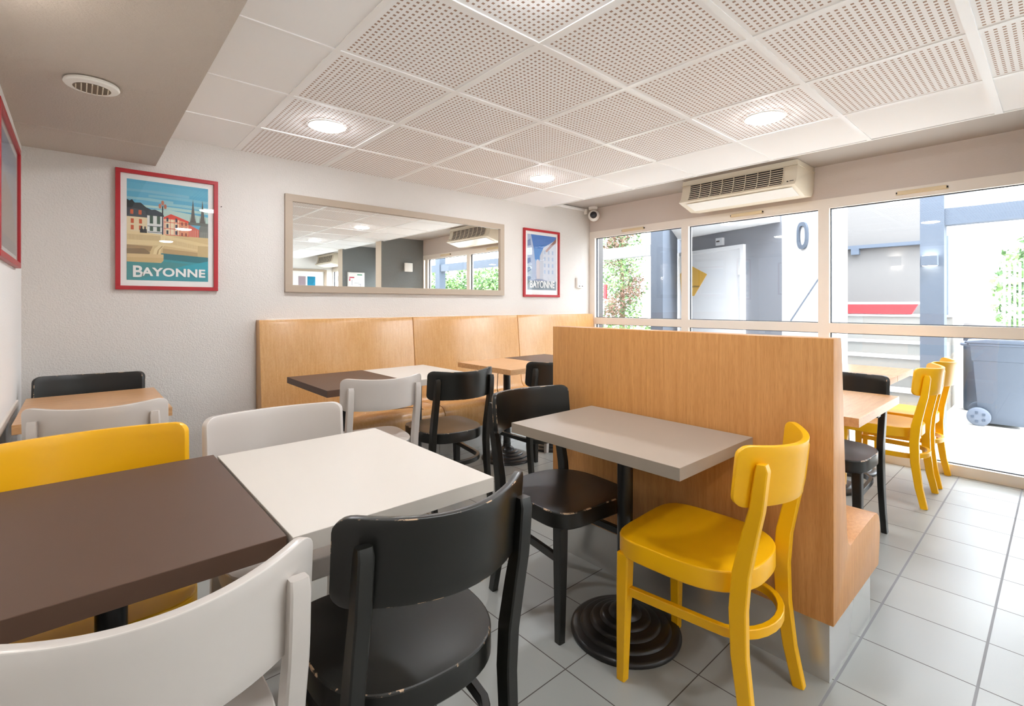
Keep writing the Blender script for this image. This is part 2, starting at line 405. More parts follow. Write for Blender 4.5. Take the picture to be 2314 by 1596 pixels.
class Print:
    """flat artwork built of coloured patches in 0..1 x 0..1"""
    def __init__(s, P, u0, u1, z0, z1, d): s.P, s.u0, s.u1, s.z0, s.z1, s.d = P, u0, u1, z0, z1, d; s.mb = MB(); s.mats = []; s.k = 0
    def mi(s, c):
        m = mat('print %d %d %d' % c, srgb(*c), .7, .2)
        if m not in s.mats: s.mats.append(m)
        return s.mats.index(m)
    def poly(s, pts, c):
        s.k += 1; d = s.d+s.k*.000012
        vs = [(*s.P(s.u0+(s.u1-s.u0)*x, d), s.z0+(s.z1-s.z0)*y) for x, y in pts]
        s.mb.add(vs, [tuple(range(len(vs)))], s.mi(c)); return s
    def rect(s, a, b, c, d, col): return s.poly([(a, b), (c, b), (c, d), (a, d)], col)
    def done(s, parent): return s.mb.build('print', s.mats, parent)

# poster 1: a bridge and riverside houses, white word below
t, P = framed('framed_poster', 'red framed poster of a stone bridge and riverside houses, teal water', 'poster', 'back', .168, .700, 1.292, 2.024, RED, .024, .022, 'red framed city posters')
slab(P, .19, .678, 1.314, 2.002, .002, .006).build('paper', PAPER, t)
a = Print(P, .222, .645, 1.352, 1.968, .0062)
a.rect(0, .5, 1, 1, (98, 176, 206)); a.rect(0, .9, 1, .97, (106, 182, 208))
for (x, y, w_, h_, c) in ((.0, .88, .75, .03, (128, 188, 208)), (.25, .84, .75, .03, (128, 190, 208)), (.0, .80, .55, .03, (146, 198, 208)), (.4, .77, .6, .03, (150, 200, 208)), (0, .73, 1, .03, (176, 210, 204)), (0, .60, 1, .13, (186, 213, 204))):
    a.poly([(x, y), (x+w_*.3, y+h_*.1), (x+w_, y-.008), (x+w_, y+h_*.7), (x+w_*.5, y+h_), (x, y+h_*.8)], c)
a.poly([(0, .55), (0, .80), (.03, .785), (.06, .80), (.09, .77), (.16, .775), (.22, .735), (.30, .71), (.30, .55)], (40, 52, 58))
a.rect(.0, .46, .235, .64, (226, 208, 170)); a.poly([(0, .63), (0, .72), (.21, .70), (.24, .63)], (66, 74, 84))
for y in (.655,):
    for x in (.04, .135): a.rect(x, y, x+.035, y+.045, (206, 92, 48))
for y in (.50, .565):
    for x in (.045, .14): a.rect(x, y, x+.035, y+.045, (200, 88, 48))
a.rect(.235, .46, .43, .665, (224, 226, 222)); a.poly([(.225, .655), (.26, .71), (.33, .72), (.42, .69), (.44, .655)], (54, 66, 76))
for y in (.50, .575, .60):
    for x in (.265, .35): a.rect(x, y if y < .6 else .61, x+.04, (y if y < .6 else .61)+.045, (64, 88, 72))
for y in (.545, .485): a.rect(.24, y, .42, y+.006, (70, 78, 82))
a.poly([(.43, .44), (.43, .65), (.52, .69), (.60, .67), (.75, .63), (.75, .44)], (226, 76, 62)); a.rect(.435, .44, .62, .635, (240, 222, 188)); a.poly([(.62, .44), (.62, .635), (.745, .61), (.745, .44)], (222, 150, 112))
for x in (.445, .51, .56, .60): a.rect(x, .44, x+.006, .635, (214, 70, 56))
for y in (.47, .535, .60): a.rect(.435, y, .745, y+.006, (214, 70, 56))
for x in (.465, .575): 
    for y in (.48, .545, .61): a.rect(x, y, x+.025, y+.04, (60, 62, 78))
for x in (.65, .70): 
    for y in (.47, .53, .58): a.rect(x, y, x+.02, y+.035, (150, 74, 66))
a.poly([(.745, .42), (.745, .60), (.88, .55), (.88, .42)], (212, 98, 84))
for k in range(5): a.rect(.76+.025*k, .43, .765+.025*k, .545, (236, 196, 170))
a.poly([(.88, .40), (.88, .56), (.90, .60), (1, .62), (1, .40)], (120, 124, 118))
for k in range(4): a.rect(.90+.025*k, .43, .912+.025*k, .53, (150, 150, 140))
for x in (.80, .925): a.poly([(x-.035, .60), (x-.022, .70), (x, .87), (x+.022, .70), (x+.035, .60)], (96, 92, 88))
for x in (.765, .835, .89, .96): a.poly([(x-.006, .60), (x, .70), (x+.006, .60)], (90, 86, 84))
a.rect(.74, .595, 1, .625, (108, 112, 106))
a.rect(0, .20, 1, .47, (216, 190, 138)); a.poly([(0, .35), (.42, .36), (1, .31), (1, .40), (.42, .47), (0, .49)], (228, 206, 156))
for k in range(26): a.rect(.012+.0155*k, .40+.0002*k, .018+.0155*k, .455, (180, 148, 100))
for k in range(30): a.rect(.455+.0135*k, .385-.0015*k, .459+.0135*k, .435-.0018*k, (196, 162, 112))
a.poly([(0, .27), (.27, .29), (.30, .345), (0, .35)], (170, 140, 98)); a.poly([(0, .26), (0, .31), (.20, .32), (.27, .28), (.26, .26)], (142, 118, 86))
a.poly([(.30, .24), (.32, .32), (.38, .365), (.45, .37), (.40, .32), (.38, .24)], (232, 212, 164)); a.poly([(.34, .25), (.36, .31), (.41, .355), (.42, .35), (.375, .31), (.36, .25)], (184, 152, 104))
a.rect(.39, .36, .455, .475, (232, 210, 160)); a.poly([(.42, .28), (1, .25), (1, .30), (.42, .33)], (188, 158, 112)); a.rect(.86, .26, 1, .38, (204, 178, 128))
a.rect(0, 0, 1, .26, (42, 148, 160)); a.poly([(.40, .22), (1, .19), (1, .26), (.40, .28)], (38, 116, 126)); a.poly([(0, 0), (0, .17), (.35, .20), (.75, .18), (.3, .05), (.1, .0)], (58, 140, 142)); a.poly([(.55, .13), (1, .22), (1, .10)], (34, 158, 176))
a.poly([(0, .18), (0, .225), (.43, .235), (.43, .205), (.40, .18)], (206, 176, 124)); a.poly([(0, .225), (0, .26), (.43, .268), (.43, .232)], (218, 190, 138))
a.rect(.412, .47, .426, .76, (38, 46, 54))
for dx, dy in ((0, .80), (-.032, .765), (.032, .765)): a.poly([(.419+dx-.018, dy), (.419+dx-.012, dy-.028), (.419+dx+.012, dy-.028), (.419+dx+.018, dy), (.419+dx+.01, dy+.018), (.419+dx-.01, dy+.018)], (190, 112, 84))
for x in (.17, .21): a.poly([(x-.02, .475), (x-.018, .51), (x-.008, .52), (x-.01, .54), (x+.01, .54), (x+.008, .52), (x+.02, .51), (x+.022, .475)], (40, 38, 40))
a.done(t)
MX = lambda u, z, d: Matrix.Translation(Vector((u, YB-d, z))-world_loc(t)) @ Matrix.Rotation(PI/2, 4, 'X')
text_mesh('lettering', 'B', .098, PAPER, t, MX(.274, 1.372, .0102), sx=1.0, bold=.0022)
text_mesh('lettering', 'AYONNE', .071, PAPER, t, MX(.462, 1.381, .0102), sx=1.10, space=1.04, bold=.0022)
slab(P, .191, .677, 1.315, 2.001, .0125, .0140).build('pane', PGLASS, t)

# poster 2: street view
t, P = framed('framed_poster', 'red framed poster of a narrow street under blue sky, beside the mirror', 'poster', 'back', 3.484, 4.032, 1.284, 2.012, RED, .024, .022, 'red framed city posters')
slab(P, 3.506, 4.010, 1.306, 1.990, .002, .006).build('paper', PAPER, t)
a = Print(P, 3.545, 3.985, 1.36, 1.955, .0062)
a.rect(0, 0, 1, 1, (70, 118, 186)); a.rect(0, .55, 1, .75, (96, 142, 200)); a.rect(.2, .3, .6, .55, (150, 184, 220))
a.poly([(0, .08), (0, 1), (.12, 1), (.22, .72), (.26, .5), (.30, .3), (.28, .14)], (176, 186, 208))
for k in range(5): a.poly([(0, .88-.16*k), (.10, .92-.17*k), (.12, .80-.15*k), (.10, .80-.15*k), (0, .78-.16*k)], (120, 138, 176))
a.poly([(.30, .2), (.29, .52), (.36, .56), (.44, .50), (.44, .2)], (206, 196, 196)); a.poly([(.42, .18), (.42, .62), (.55, .78), (1, .95), (1, .1)], (196, 198, 206))
a.poly([(.6, .72), (1, .97), (1, .90), (.66, .70)], (150, 104, 92))
for k in range(4):
    for j in range(3): a.rect(.56+.14*j, .30+.12*k, .62+.14*j, .37+.12*k, (160, 172, 196))
a.poly([(0, .08), (.28, .2), (.5, .2), (1, .12), (1, 0), (0, 0)], (150, 156, 178)); a.rect(0, 0, 1, .165, (128, 138, 146))
a.done(t)
text_mesh('lettering', 'BAYONNE', .106, PAPER, t, MX(3.765, 1.385, .0102), sx=.76, bold=.002)
slab(P, 3.507, 4.009, 1.307, 1.989, .0125, .0140).build('pane', PGLASS, t)

# picture on the left wall
t, P = framed('framed_poster', 'red framed picture on the left wall, cut by the photo edge', 'poster', 'left', 2.60, 3.47, 1.38, 1.965, RED, .026, .02, 'red framed city posters')
slab(P, 2.62, 3.45, 1.40, 1.945, .002, .006).build('paper', PAPER, t)
a = Print(P, 2.655, 3.415, 1.435, 1.91, .0062)
a.rect(0, 0, 1, 1, (150, 156, 168)); a.poly([(0, .75), (.4, .7), (1, .8), (1, 1), (0, 1)], (120, 142, 172)); a.poly([(0, .1), (.3, .65), (.7, .55), (1, .2), (1, 0), (0, 0)], (160, 140, 124)); a.rect(0, 0, 1, .12, (128, 120, 116))
a.done(t); slab(P, 2.621, 3.449, 1.401, 1.944, .0125, .0140).build('pane', PGLASS, t)

# mirror
t, P = framed('wall_mirror', 'wide wall mirror in a flat taupe frame above the wall bench', 'mirror', 'back', 1.122, 3.208, 1.293, 2.012, TAUPE, .052, .028)
slab(P, 1.165, 3.165, 1.336, 1.969, .004, .010).build('mirror_glass', MIRROR, t)
struct(box('trim_4', (1.0, YB-.004, 1.0935, 4.55, YB, 1.097), FRAME))

# nail left in the plaster beside the bridge poster
tag(MB().lathe([(.003, 0), (.0035, -.004), (.0035, -.006)], (.722, YB, 1.862), 10, axis='y').build('wall_screw', INK), 'tiny dark screw head in the wall right of the bridge poster', 'screw')
# thermostat like box
t = empty('wall_sensor', (4.375, YB, 1.395)); tag(t, 'small cream control box on the wall right of the street poster', 'wall control')
box('housing', (4.318, YB-.03, 1.397, 4.432, YB, 1.517), PLASTW, t, .005)
MB().lathe([(.032, -.030), (.03, -.036), (.012, -.038)], (4.39, YB, 1.465), 24, axis='y').build('dial', TRIMW, t, smooth=40)
box('button', (4.345, YB-.034, 1.412, 4.362, YB-.029, 1.422), INK, t)
box('button', (4.395, YB-.034, 1.412, 4.412, YB-.029, 1.422), INK, t)
# cable trunking and camera
tag(box('cable_trunking', (3.83, YB-.022, 2.306, 4.47, YB, 2.334), TRIMW, bevel=.003), 'white cable trunking on the back wall leading to the camera', 'cable trunking')
t = empty('security_camera', (4.50, 3.70, 2.225)); tag(t, 'white ball security camera in the corner above the windows', 'security camera')
MB().lathe([(.05, ZR-2.225), (.052, ZR-2.235), (.048, .09), (.03, .085)], (4.49, 3.69, 2.225), 28).build('mount', PLASTW, t, smooth=40)
bm_ = MB(); R = .066
bm_.lathe([(R*math.sin(PI*k/16), -R*math.cos(PI*k/16)) for k in range(1, 16)], (4.48, 3.67, 2.24), 28); bm_.build('ball', PLASTW, t, smooth=50)
ln = MB().lathe([(.0395, .042), (.040, .056), (.036, .064), (.02, .068), (.008, .069)], (0, 0, 0), 28)
lo = ln.build('lens', mat('camera lens', srgb(38, 38, 42), .15), t, local=True, smooth=50)
lo.location = Vector((4.48, 3.67, 2.24))-t.location; lo.rotation_euler = Vector((-.88, -.62, -.02)).to_track_quat('Z', 'Y').to_euler()
box('cable', (4.46, 3.76, 2.27, 4.475, 3.80, 2.33), PLASTW, t)

# up and down sconce on the left wall, just outside the picture: its glow reaches the beam at the top left corner
SCON = mat('sconce lens', (1, 1, 1), .5, emit=(1, .95, .88), estr=30)
t = empty('wall_lamp', (XL, 1.74, 1.82)); tag(t, 'square white wall lamp on the left wall, just outside the photo edge', 'wall lamp')
box('shade', (XL+.05, 1.665, 1.80, XL+.08, 1.815, 1.95), PLASTW, t, .004); box('back_plate', (XL, 1.70, 1.83, XL+.05, 1.78, 1.92), TRIMW, t)
box('lens', (XL+.004, 1.70, 1.921, XL+.048, 1.78, 1.925), SCON, t); box('lens', (XL+.004, 1.70, 1.825, XL+.048, 1.78, 1.829), SCON, t)

# things seen only in the mirror
t = empty('wall_lamp', (4.24, -.03, 1.8)); tag(t, 'square white wall lamp on the dark grey partition, seen in the mirror', 'wall lamp')
box('shade', (4.17, .02, 1.77, 4.32, .05, 1.92), PLASTW, t, .004); box('back_plate', (4.21, -.03, 1.8, 4.28, .02, 1.88), TRIMW, t)
t = empty('notice_board', (4.05, -1.65, 1.35)); tag(t, 'white framed evacuation plan on the far grey partition, seen in the mirror', 'notice')
box('frame', (3.87, -1.65, 1.35, 4.21, -1.63, 1.83), PLASTW, t, .003)
pm = [mat('plan grey', srgb(150, 150, 160), .6), mat('plan green', srgb(70, 150, 110), .6), mat('plan red', srgb(200, 60, 80), .6)]
box('sheet', (3.885, -1.63, 1.365, 4.195, -1.6292, 1.815), PAPER, t)
for (x, z, w_, h_, k) in ((4.06, 1.775, .1, .02, 1), (3.90, 1.72, .1, .02, 2), (3.90, 1.66, .02, .05, 2), (4.0, 1.5, .12, .008, 0), (4.08, 1.6, .06, .006, 0), (3.95, 1.58, .008, .1, 0), (4.12, 1.48, .008, .12, 0), (4.0, 1.62, .1, .006, 0)):
    box('plan_mark', (x, -1.6292, z, x+w_, -1.6284, z+h_), pm[k], t)
t = empty('colour_panel', (4.1, YF, 1.2)); tag(t, 'pale panel with mauve and teal squares on the far wall, in the mirror', 'wall panel')
f = MB().box(3.55, YF, .9, 3.60, YF+.03, 2.03).box(4.36, YF, .9, 4.42, YF+.03, 2.03).box(3.60, YF, 1.98, 4.36, YF+.03, 2.03); f.build('frame', TAUPE, t)
box('board', (3.60, YF, .9, 4.36, YF+.012, 1.98), PAPER, t)
box('colour_square', (3.98, YF+.012, 1.45, 4.16, YF+.016, 1.86), mat('teal square', srgb(0, 128, 164), .6), t)['label'] = 'teal square'
box('colour_square', (3.78, YF+.012, 1.45, 3.94, YF+.016, 1.86), mat('mauve square', srgb(160, 142, 150), .6), t)['label'] = 'mauve square'

# ------------------------------------------------------------------ benches
def bench_profile():
    """(depth from the outer back face, z)"""
    p = [(0, 1.093), (.078, 1.093), (.085, 1.06), (.10, .91), (.118, .70), (.138, .50), (.146, .437), (.158, .405), (.178, .388), (.20, .386), (.235, .392)]
    p += [(.40, .400), (.50, .402), (.535, .396), (.562, .378), (.577, .350), (.578, .31), (.570, .25), (.556, .19), (0, .19)]
    return p
BP = bench_profile()
def bench(loc, length, orient, label, group, seam=True, cap_l=False, cap_r=False):
    """orient 'x+': back plane at x=loc.x facing +x, running along +y.  'y-': back plane at y=loc.y facing -y, running along +x"""
    t = empty('bench_seat', (loc[0], loc[1], 0)); tag(t, label, 'bench', group)
    X, Y = loc
    mk = (lambda q: [(X+d, z) for d, z in q]) if orient == 'x+' else (lambda q: [(Y-d, z) for d, z in q])
    ax = 'y' if orient == 'x+' else 'x'; s0 = Y if orient == 'x+' else X
    mb = MB().prism(mk(BP), s0+.003, s0+length-.003, ax); mb.build('shell', OAK if orient == 'y-' else OAKB, t, bevel=.002, smooth=30)
    pl = MB()
    if orient == 'x+': pl.box(X+.013, s0+.018, 0, X+.50, s0+length-.018, .19)
    else: pl.box(s0+.0015, Y-.50, 0, s0+length-.0015, Y-.013, .19)
    pl.build('plinth', STEEL, t)
    return t
bench((1.757, .478), 1.225, 'x+', 'oak booth bench standing free behind the taupe table, its back to the camera', 'oak bench seats')
WB = YB-.003
bench((.932, WB), 1.200, 'y-', 'left section of the oak wall bench, under the mirror left half', 'oak bench seats')
bench((2.132, WB), 1.200, 'y-', 'middle section of the oak wall bench, under the mirror right end', 'oak bench seats')
bench((3.332, WB), 1.200, 'y-', 'right section of the oak wall bench, reaching the windows', 'oak bench seats')

# ------------------------------------------------------------------ tables
def table(x0, x1, y0, y1, m, label, group='square pedestal tables', em=None, arm='x'):
    cx, cy = (x0+x1)/2, (y0+y1)/2
    t = empty('pedestal_table', (cx, cy, 0)); tag(t, label, 'table', group)
    MB().box(x0, y0, .702, x1, y1, .74).build('tabletop', m, t, bevel=.0012)
    MB().box(cx-.16, cy-.025, .688, cx+.16, cy+.025, .702).box(cx-.025, cy-.24, .688, cx+.025, cy+.24, .702).build('bracket', BLKM, t, bevel=.003)
    MB().lathe([(.0285, .05), (.0285, .69)], (cx, cy, 0), 28).build('column', BLKM, t, smooth=40)
    pr = [(.198, 0), (.2, .006), (.198, .014), (.188, .019), (.165, .022), (.161, .030), (.152, .034), (.128, .037), (.124, .045), (.115, .049), (.092, .052), (.088, .060), (.080, .064), (.060, .067), (.055, .078), (.045, .088), (.0305, .094), (.0305, .12), (.0285, .12)]
    MB().lathe(pr, (cx, cy, 0), 56).build('base', BLKI, t, smooth=55)
    return t
table(1.258, 1.743, .722, 1.442, TGREY, 'taupe pedestal table against the free-standing booth bench')
table(.316, .826, 1.018, 1.722, TWHITE, 'white topped pedestal table nearest the camera, beside the dark brown one')
table(-.200, .310, 1.036, 1.745, BROWN, 'dark brown pedestal table nearest the camera, at the left edge')
table(.990, 1.488, 2.632, 3.305, BROWN, 'dark brown pedestal table at the left end of the wall bench')
table(1.491, 1.972, 2.632, 3.290, TWHITE, 'white pedestal table at the wall bench, between brown and oak tables')
table(2.262, 2.745, 2.600, 3.245, OAKT, 'oak pedestal table at the wall bench, right of the white one')
table(2.752, 3.240, 2.600, 3.245, DKPURP, 'dark pedestal table at the wall bench, half hidden by the booth bench')
table(-.187, .317, 2.680, 3.395, OAKT, 'oak pedestal table in the left corner under the bridge poster')
table(2.342, 3.068, .552, 1.045, OAKT, 'oak pedestal table in front of the booth bench, near the windows')
table(3.45, 3.938, .718, 1.43, OAKT, 'pale oak pedestal table by the windows, behind the black chair')
table(3.945, 4.436, .718, 1.43, OAKT, 'outermost oak pedestal table, right beside the window glass')

# ------------------------------------------------------------------ chairs
def seat_mb():
    mb = MB(); N = 64
    def outl(k, sc=1, inset=0):
        a = 2*PI*k/N; c_, s2 = math.cos(a), math.sin(a)
        n = 5.2 if s2 > 0 else 2.6; A = .203-inset; Bb = (.215 if s2 > 0 else .206)-inset
        r = (abs(c_/A)**n+abs(s2/Bb)**n)**(-1/n); x, y = r*c_, r*s2
        if y < 0: x *= 1-.03*abs(y)/.2
        return x*sc, y*sc
    rings = [(1, .003, .400, 0), (1, 0, .404, 0), (1, 0, .4555, 1), (1, .0012, .4585, 1), (1, .0042, .460, 1), (.965, 0, .4600, 0), (.84, 0, .4585, 0), (.7, 0, .456, 0), (.5, 0, .4535, 0), (.3, 0, .452, 0), (.12, 0, .4517, 0)]
    vs = []
    for sc, ins, z, _ in rings:
        for k in range(N):
            x, y = outl(k, sc, ins); vs.append((x, y, z))
    nr = len(rings); o = 0
    mb.add(vs, [])
    for i in range(nr-1):
        for k in range(N):
            mb.f.append((i*N+k, i*N+(k+1) % N, (i+1)*N+(k+1) % N, (i+1)*N+k)); mb.m.append(1 if rings[i+1][3] and rings[i][3] else 0)
    mb.f.append(tuple((nr-1)*N+k for k in range(N))); mb.m.append(0)
    mb.f.append(tuple(range(N))[::-1]); mb.m.append(0)
    return mb
def yend(z): return -.177-.10*(z-.66)
def back_mb():
    H0, H1, W, r = .662, .831, .210, .030; nx, nz = 28, 6; th = .018
    xs = [-W+2*W*i/nx for i in range(nx+1)]
    # denser columns in the corners
    xs = sorted(set([round(x, 5) for x in xs]+[round(sgn*(W-r+r*math.sin(PI/2*k/5)), 5) for k in range(6) for sgn in (-1, 1)]))
    xs = [x for i, x in enumerate(xs) if i == 0 or x-xs[i-1] > .0008]
    def drop(x):
        e = abs(x)-(W-r); return 0 if e <= 0 else r-math.sqrt(max(0, r*r-e*e))
    mb = MB(); F = []
    for side in (0, 1):
        for x in xs:
            for j in range(nz+1):
                d = drop(x); z = H0+d+(H1-H0-2*d)*j/nz
                q = x/W; yc = yend(z)-.100*(1-q*q); z -= .011*(1-q*q)*(z-H0)/(H1-H0); sl = 2*.100*x/W**2; nrm = Vector((-sl, 1, 0)).normalized()
                off = th/2 if side == 0 else -th/2
                F.append((x+nrm.x*off, yc+nrm.y*off, z))
    n = (nz+1); tot = len(xs)*n; fs = []
    for i in range(len(xs)-1):
        for j in range(nz):
            a = i*n+j; fs.append((a, a+1, a+n+1, a+n)); b_ = tot+a; fs.append((b_, b_+n, b_+n+1, b_+1))
        for j in (0, nz):
            a = i*n+j; fs.append((a, a+n, tot+a+n, tot+a))
    for i in (0, len(xs)-1):
        for j in range(nz): a = i*n+j; fs.append((a, a+1, tot+a+1, tot+a))
    mb.add(F, fs); return mb
def chair_proto(m, mw):
    t = empty('cafe_chair', (0, 0, 0))
    seat_mb().build('seat', [m, mw], t, local=True, smooth=22)
    back_mb().build('backrest', [m, mw], t, local=True, bevel=.003, seg=2, smooth=40, bmi=1)
    for sx in (-1, 1):
        MB().sweep([((sx*.172, .172, .404), (.042, .042)), ((sx*.174, .174, .30), (.040, .040)), ((sx*.180, .178, .0), (.029, .029))], 'r', up=(1, 0, 0)).build('leg', [m, mw], t, local=True, smooth=35)
        pts = [((.184, -.234, 0), (.027, .034)), ((.182, -.208, .12), (.027, .038)), ((.180, -.190, .26), (.028, .043)), ((.178, -.186, .38), (.029, .046)), ((.177, -.194, .48), (.030, .045)), ((.177, -.217, .59), (.031, .040)), ((.177, -.2335, .66), (.031, .036)), ((.177, -.2385, .70), (.031, .035)), ((.176, -.247, .768), (.030, .032)), ((.176, -.246, .784), (.027, .022))]
        MB().sweep([((sx*p[0], p[1], p[2]), wd) for p, wd in pts], 'r', up=(1, 0, 0)).build('leg', [m, mw], t, local=True, smooth=35)
    path = [(-.172, .170), (-.166, .08), (-.160, 0), (-.154, -.09)]
    path += [(-.153*math.cos(PI*k/14), -.11-.118*math.sin(PI*k/14)) for k in range(1, 14)]
    path += [(.154, -.09), (.160, 0), (.166, .08), (.172, .170)]
    MB().sweep([((x, y, .287), (.020, .028)) for x, y in path], 'r').build('stretcher', [m, mw], t, local=True, smooth=35)
    return t
protos = {'black': (BLK, BLKW), 'yellow': (YEL, YELW), 'white': (LGR, LGRW)}
made = {}
def chair(kind, x, y, deg, label, group):
    if kind not in made: o = made[kind] = chair_proto(*protos[kind])
    else: o = copy_tree(made[kind])
    o.location = (x, y, 0); o.rotation_euler = (0, 0, math.radians(deg)); tag(o, label, 'chair', group); return o
GY, GB, GW = 'yellow cafe chairs', 'black cafe chairs', 'pale grey cafe chairs'
chair('yellow', 1.490, .780, 3, 'yellow wooden chair in full view beside the taupe table', GY)
chair('black', 1.468, 1.362, 175.5, 'worn black chair at the far end of the taupe table, facing the camera', GB)
chair('black', .556, 1.040, -3.5, 'large worn black chair nearest the camera, its back against the white table', GB)
chair('white', .074, 1.028, 0, 'pale grey chair nearest the camera, bottom left, cut by the photo edge', GW)
chair('white', 1.222, 2.590, -9, 'pale grey chair facing the brown table at the wall bench', GW)
chair('black', 1.686, 2.552, -6, 'black chair with a brownish seat facing the white wall bench table', GB)
chair('black', 2.405, 2.530, -4, 'black chair half hidden by the booth bench, at the oak wall bench table', GB)
chair('white', 3.008, 2.632, 0, 'pale grey chair mostly hidden behind the booth bench', GW)
chair('white', .520, 1.666, 177.5, 'pale grey chair on the far side of the nearest white table', GW).scale.x = 1.06
chair('yellow', .030, 1.668, 178, 'yellow chair behind the nearest dark brown table, left edge', GY).scale.x = 1.05
chair('black', .016, 3.292, 169, 'black chair in the left corner behind the small oak table', GB).scale.x = 1.08
chair('white', .096, 2.660, -10, 'pale grey chair with its back to the camera at the left oak table', GW)
chair('black', 2.932, .822, 88, 'black chair at the end of the oak table in front of the booth bench', GB)
chair('yellow', 3.875, .780, 0, 'yellow chair by the windows, nearer one of the pair', GY)
chair('yellow', 4.362, .776, 0, 'yellow chair by the windows, outer one of the pair against the glass', GY)

# cords hanging at the wall bench
def cord(name, pts, label):
    n = 24; P_ = [Vector(p) for p in pts]; path = []
    for i in range(n+1):
        u = i/n; q = list(P_)
        while len(q) > 1: q = [q[k].lerp(q[k+1], u) for k in range(len(q)-1)]
        path.append((q[0], (.003, .003)))
    tag(MB().sweep(path, 'c').build(name, CORD, smooth=60), label, 'cord', 'cords at the wall bench')
cord('power_cord', [(2.66, 3.22, .69), (2.66, 3.22, .50), (2.70, 3.32, .42), (2.85, 3.40, .406)], 'thin dark cord hanging from the oak wall bench table')
cord('power_cord', [(1.78, 3.42, .405), (1.92, 3.36, .408), (2.00, 3.28, .44), (2.02, 3.205, .36), (2.02, 3.19, .22)], 'thin dark cord over the front of the bench beside the black chair')

# ------------------------------------------------------------------ outdoors
GZ = -.10
struct(box('ground', (XR+.06, -30, GZ-.1, 40, 40, GZ), CONC))
# rotated house wall with the white door
A2, B2 = Vector((7.381, 4.284)), Vector((6.718, 2.365)); dv = (B2-A2).normalized(); nv = Vector((-dv.y, dv.x))
if nv.x > 0: nv = -nv           # towards the room
def wp(s, out): p = A2+dv*s+nv*out; return (p.x, p.y)
def wbox(mb, s0, s1, z0, z1, o0, o1, mi=0):
    q = [wp(s0, o0), wp(s1, o0), wp(s1, o1), wp(s0, o1)]; return mb.prism(q, z0, z1, 'z', mi)
LW = (B2-A2).length
struct(wbox(MB(), -.1, LW, GZ, 3.3, -.2, 0).build('wall_outside_door', HOUSE))
d = empty('door_1', (*wp(.7, 0), GZ)); struct(d, 'white outdoor service door')
wbox(MB(), .085, 1.335, GZ, 1.99, 0, .02).build('leaf', DOORW, d)
f = MB(); wbox(f, .02, .085, GZ, 2.045, 0, .05); wbox(f, 1.335, 1.395, GZ, 2.045, 0, .05); wbox(f, .085, 1.335, 1.99, 2.045, 0, .05); f.build('frame', DOORW, d)
for z in (.4, 1.62): wbox(MB(), 1.30, 1.345, z, z+.14, .02, .055).build('hinge', TRIMW, d)
# ochre sign on the door
t = empty('door_sign', (*wp(.4, .02), 1.34)); tag(t, 'ochre angular sign on the white outdoor door', 'sign')
pts = [(.69, 1.666), (.42, 1.339), (.13, 1.339), (.10, 1.70), (.27, 1.855)]
vs = [(*wp(s_, o_), z) for o_ in (.021, .026) for s_, z in pts]; n5 = len(pts)
MB().add(vs, [tuple(range(n5)), tuple(range(n5, 2*n5))[::-1]]+[(i, (i+1) % n5, n5+(i+1) % n5, n5+i) for i in range(n5)]).build('panel', OCHRE, t)
ang = math.atan2(dv.y, dv.x)
M4 = Matrix.Translation(Vector((*wp(.45, .0275), 1.475))-t.location) @ Matrix.Rotation(ang, 4, 'Z') @ Matrix.Rotation(PI/2, 4, 'X')
text_mesh('lettering', 'technique', .046, INK, t, M4, sx=.95)
# small meter box
t = empty('meter_box', (*wp(.95, 0), 2.07)); tag(t, 'small white box with dark slot on the grey wall above the outdoor door', 'meter box')
wbox(MB(), .89, 1.01, 2.075, 2.185, 0, .05).build('housing', OWHITE, t); wbox(MB(), .905, .965, 2.125, 2.145, .05, .053).build('slot', INK, t)
# pillar wall and post at the left, canopy
q = [(4.75, 3.02), (6.074, 3.64), (7.232, 4.198), (7.17, 4.33), (4.69, 3.15)]
q = [(5.30, 3.268), (7.30, 4.232), (7.24, 4.36), (5.24, 3.40)]
struct(MB().prism(q, GZ, 3.3, 'z').build('wall_outside_left', HOUSED))
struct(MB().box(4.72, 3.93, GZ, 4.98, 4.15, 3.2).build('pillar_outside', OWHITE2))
struct(MB().prism([(6.05, 2.45), (6.74, 2.45), (7.36, 4.25), (6.05, 3.63)], 2.27, 2.5, 'z').build('ceiling_outside', DOORW))
# white lit wall
struct(MB().prism([(6.25, 2.25), (5.96, 1.60), (6.10, 1.54), (6.39, 2.19)], GZ, 3.2, 'z').build('wall_outside_white', OWHITE))
ring = MB(); N = 28
def oval(w_, h_, pointed):
    out = []
    for k in range(N):
        a_ = 2*PI*k/N; x, z = w_*math.sin(a_), h_*math.cos(a_)
        sg = lambda v: 1 if v >= 0 else -1
        x = w_*sg(math.sin(a_))*abs(math.sin(a_))**.75
        z = h_*sg(math.cos(a_))*abs(math.cos(a_))**.8
        out.append((x, z))
    return out
e1 = Vector((5.96-6.25, 1.60-2.25)).normalized(); n1_ = Vector((-.913, .408)); base = Vector((6.25, 2.25))+e1*.30
o_, i_ = oval(.07, .155, 1), oval(.042, .11, 0)
vs = []
for dd in (.002, .03):
    for L_ in (o_, i_):
        for x, z in L_: p = base+e1*x+n1_*dd; vs.append((p.x, p.y, 1.985+z))
fs = []
for k in range(N):
    k2 = (k+1) % N; fs += [(k, k2, N+k2, N+k), (2*N+k, 3*N+k, 3*N+k2, 2*N+k2), (k, 2*N+k, 2*N+k2, k2), (N+k, N+k2, 3*N+k2, 3*N+k)]
tag(ring.add(vs, fs).build('wall_ring_sign', HOUSED), 'grey oval ring mark on the sunlit white outdoor wall', 'sign')
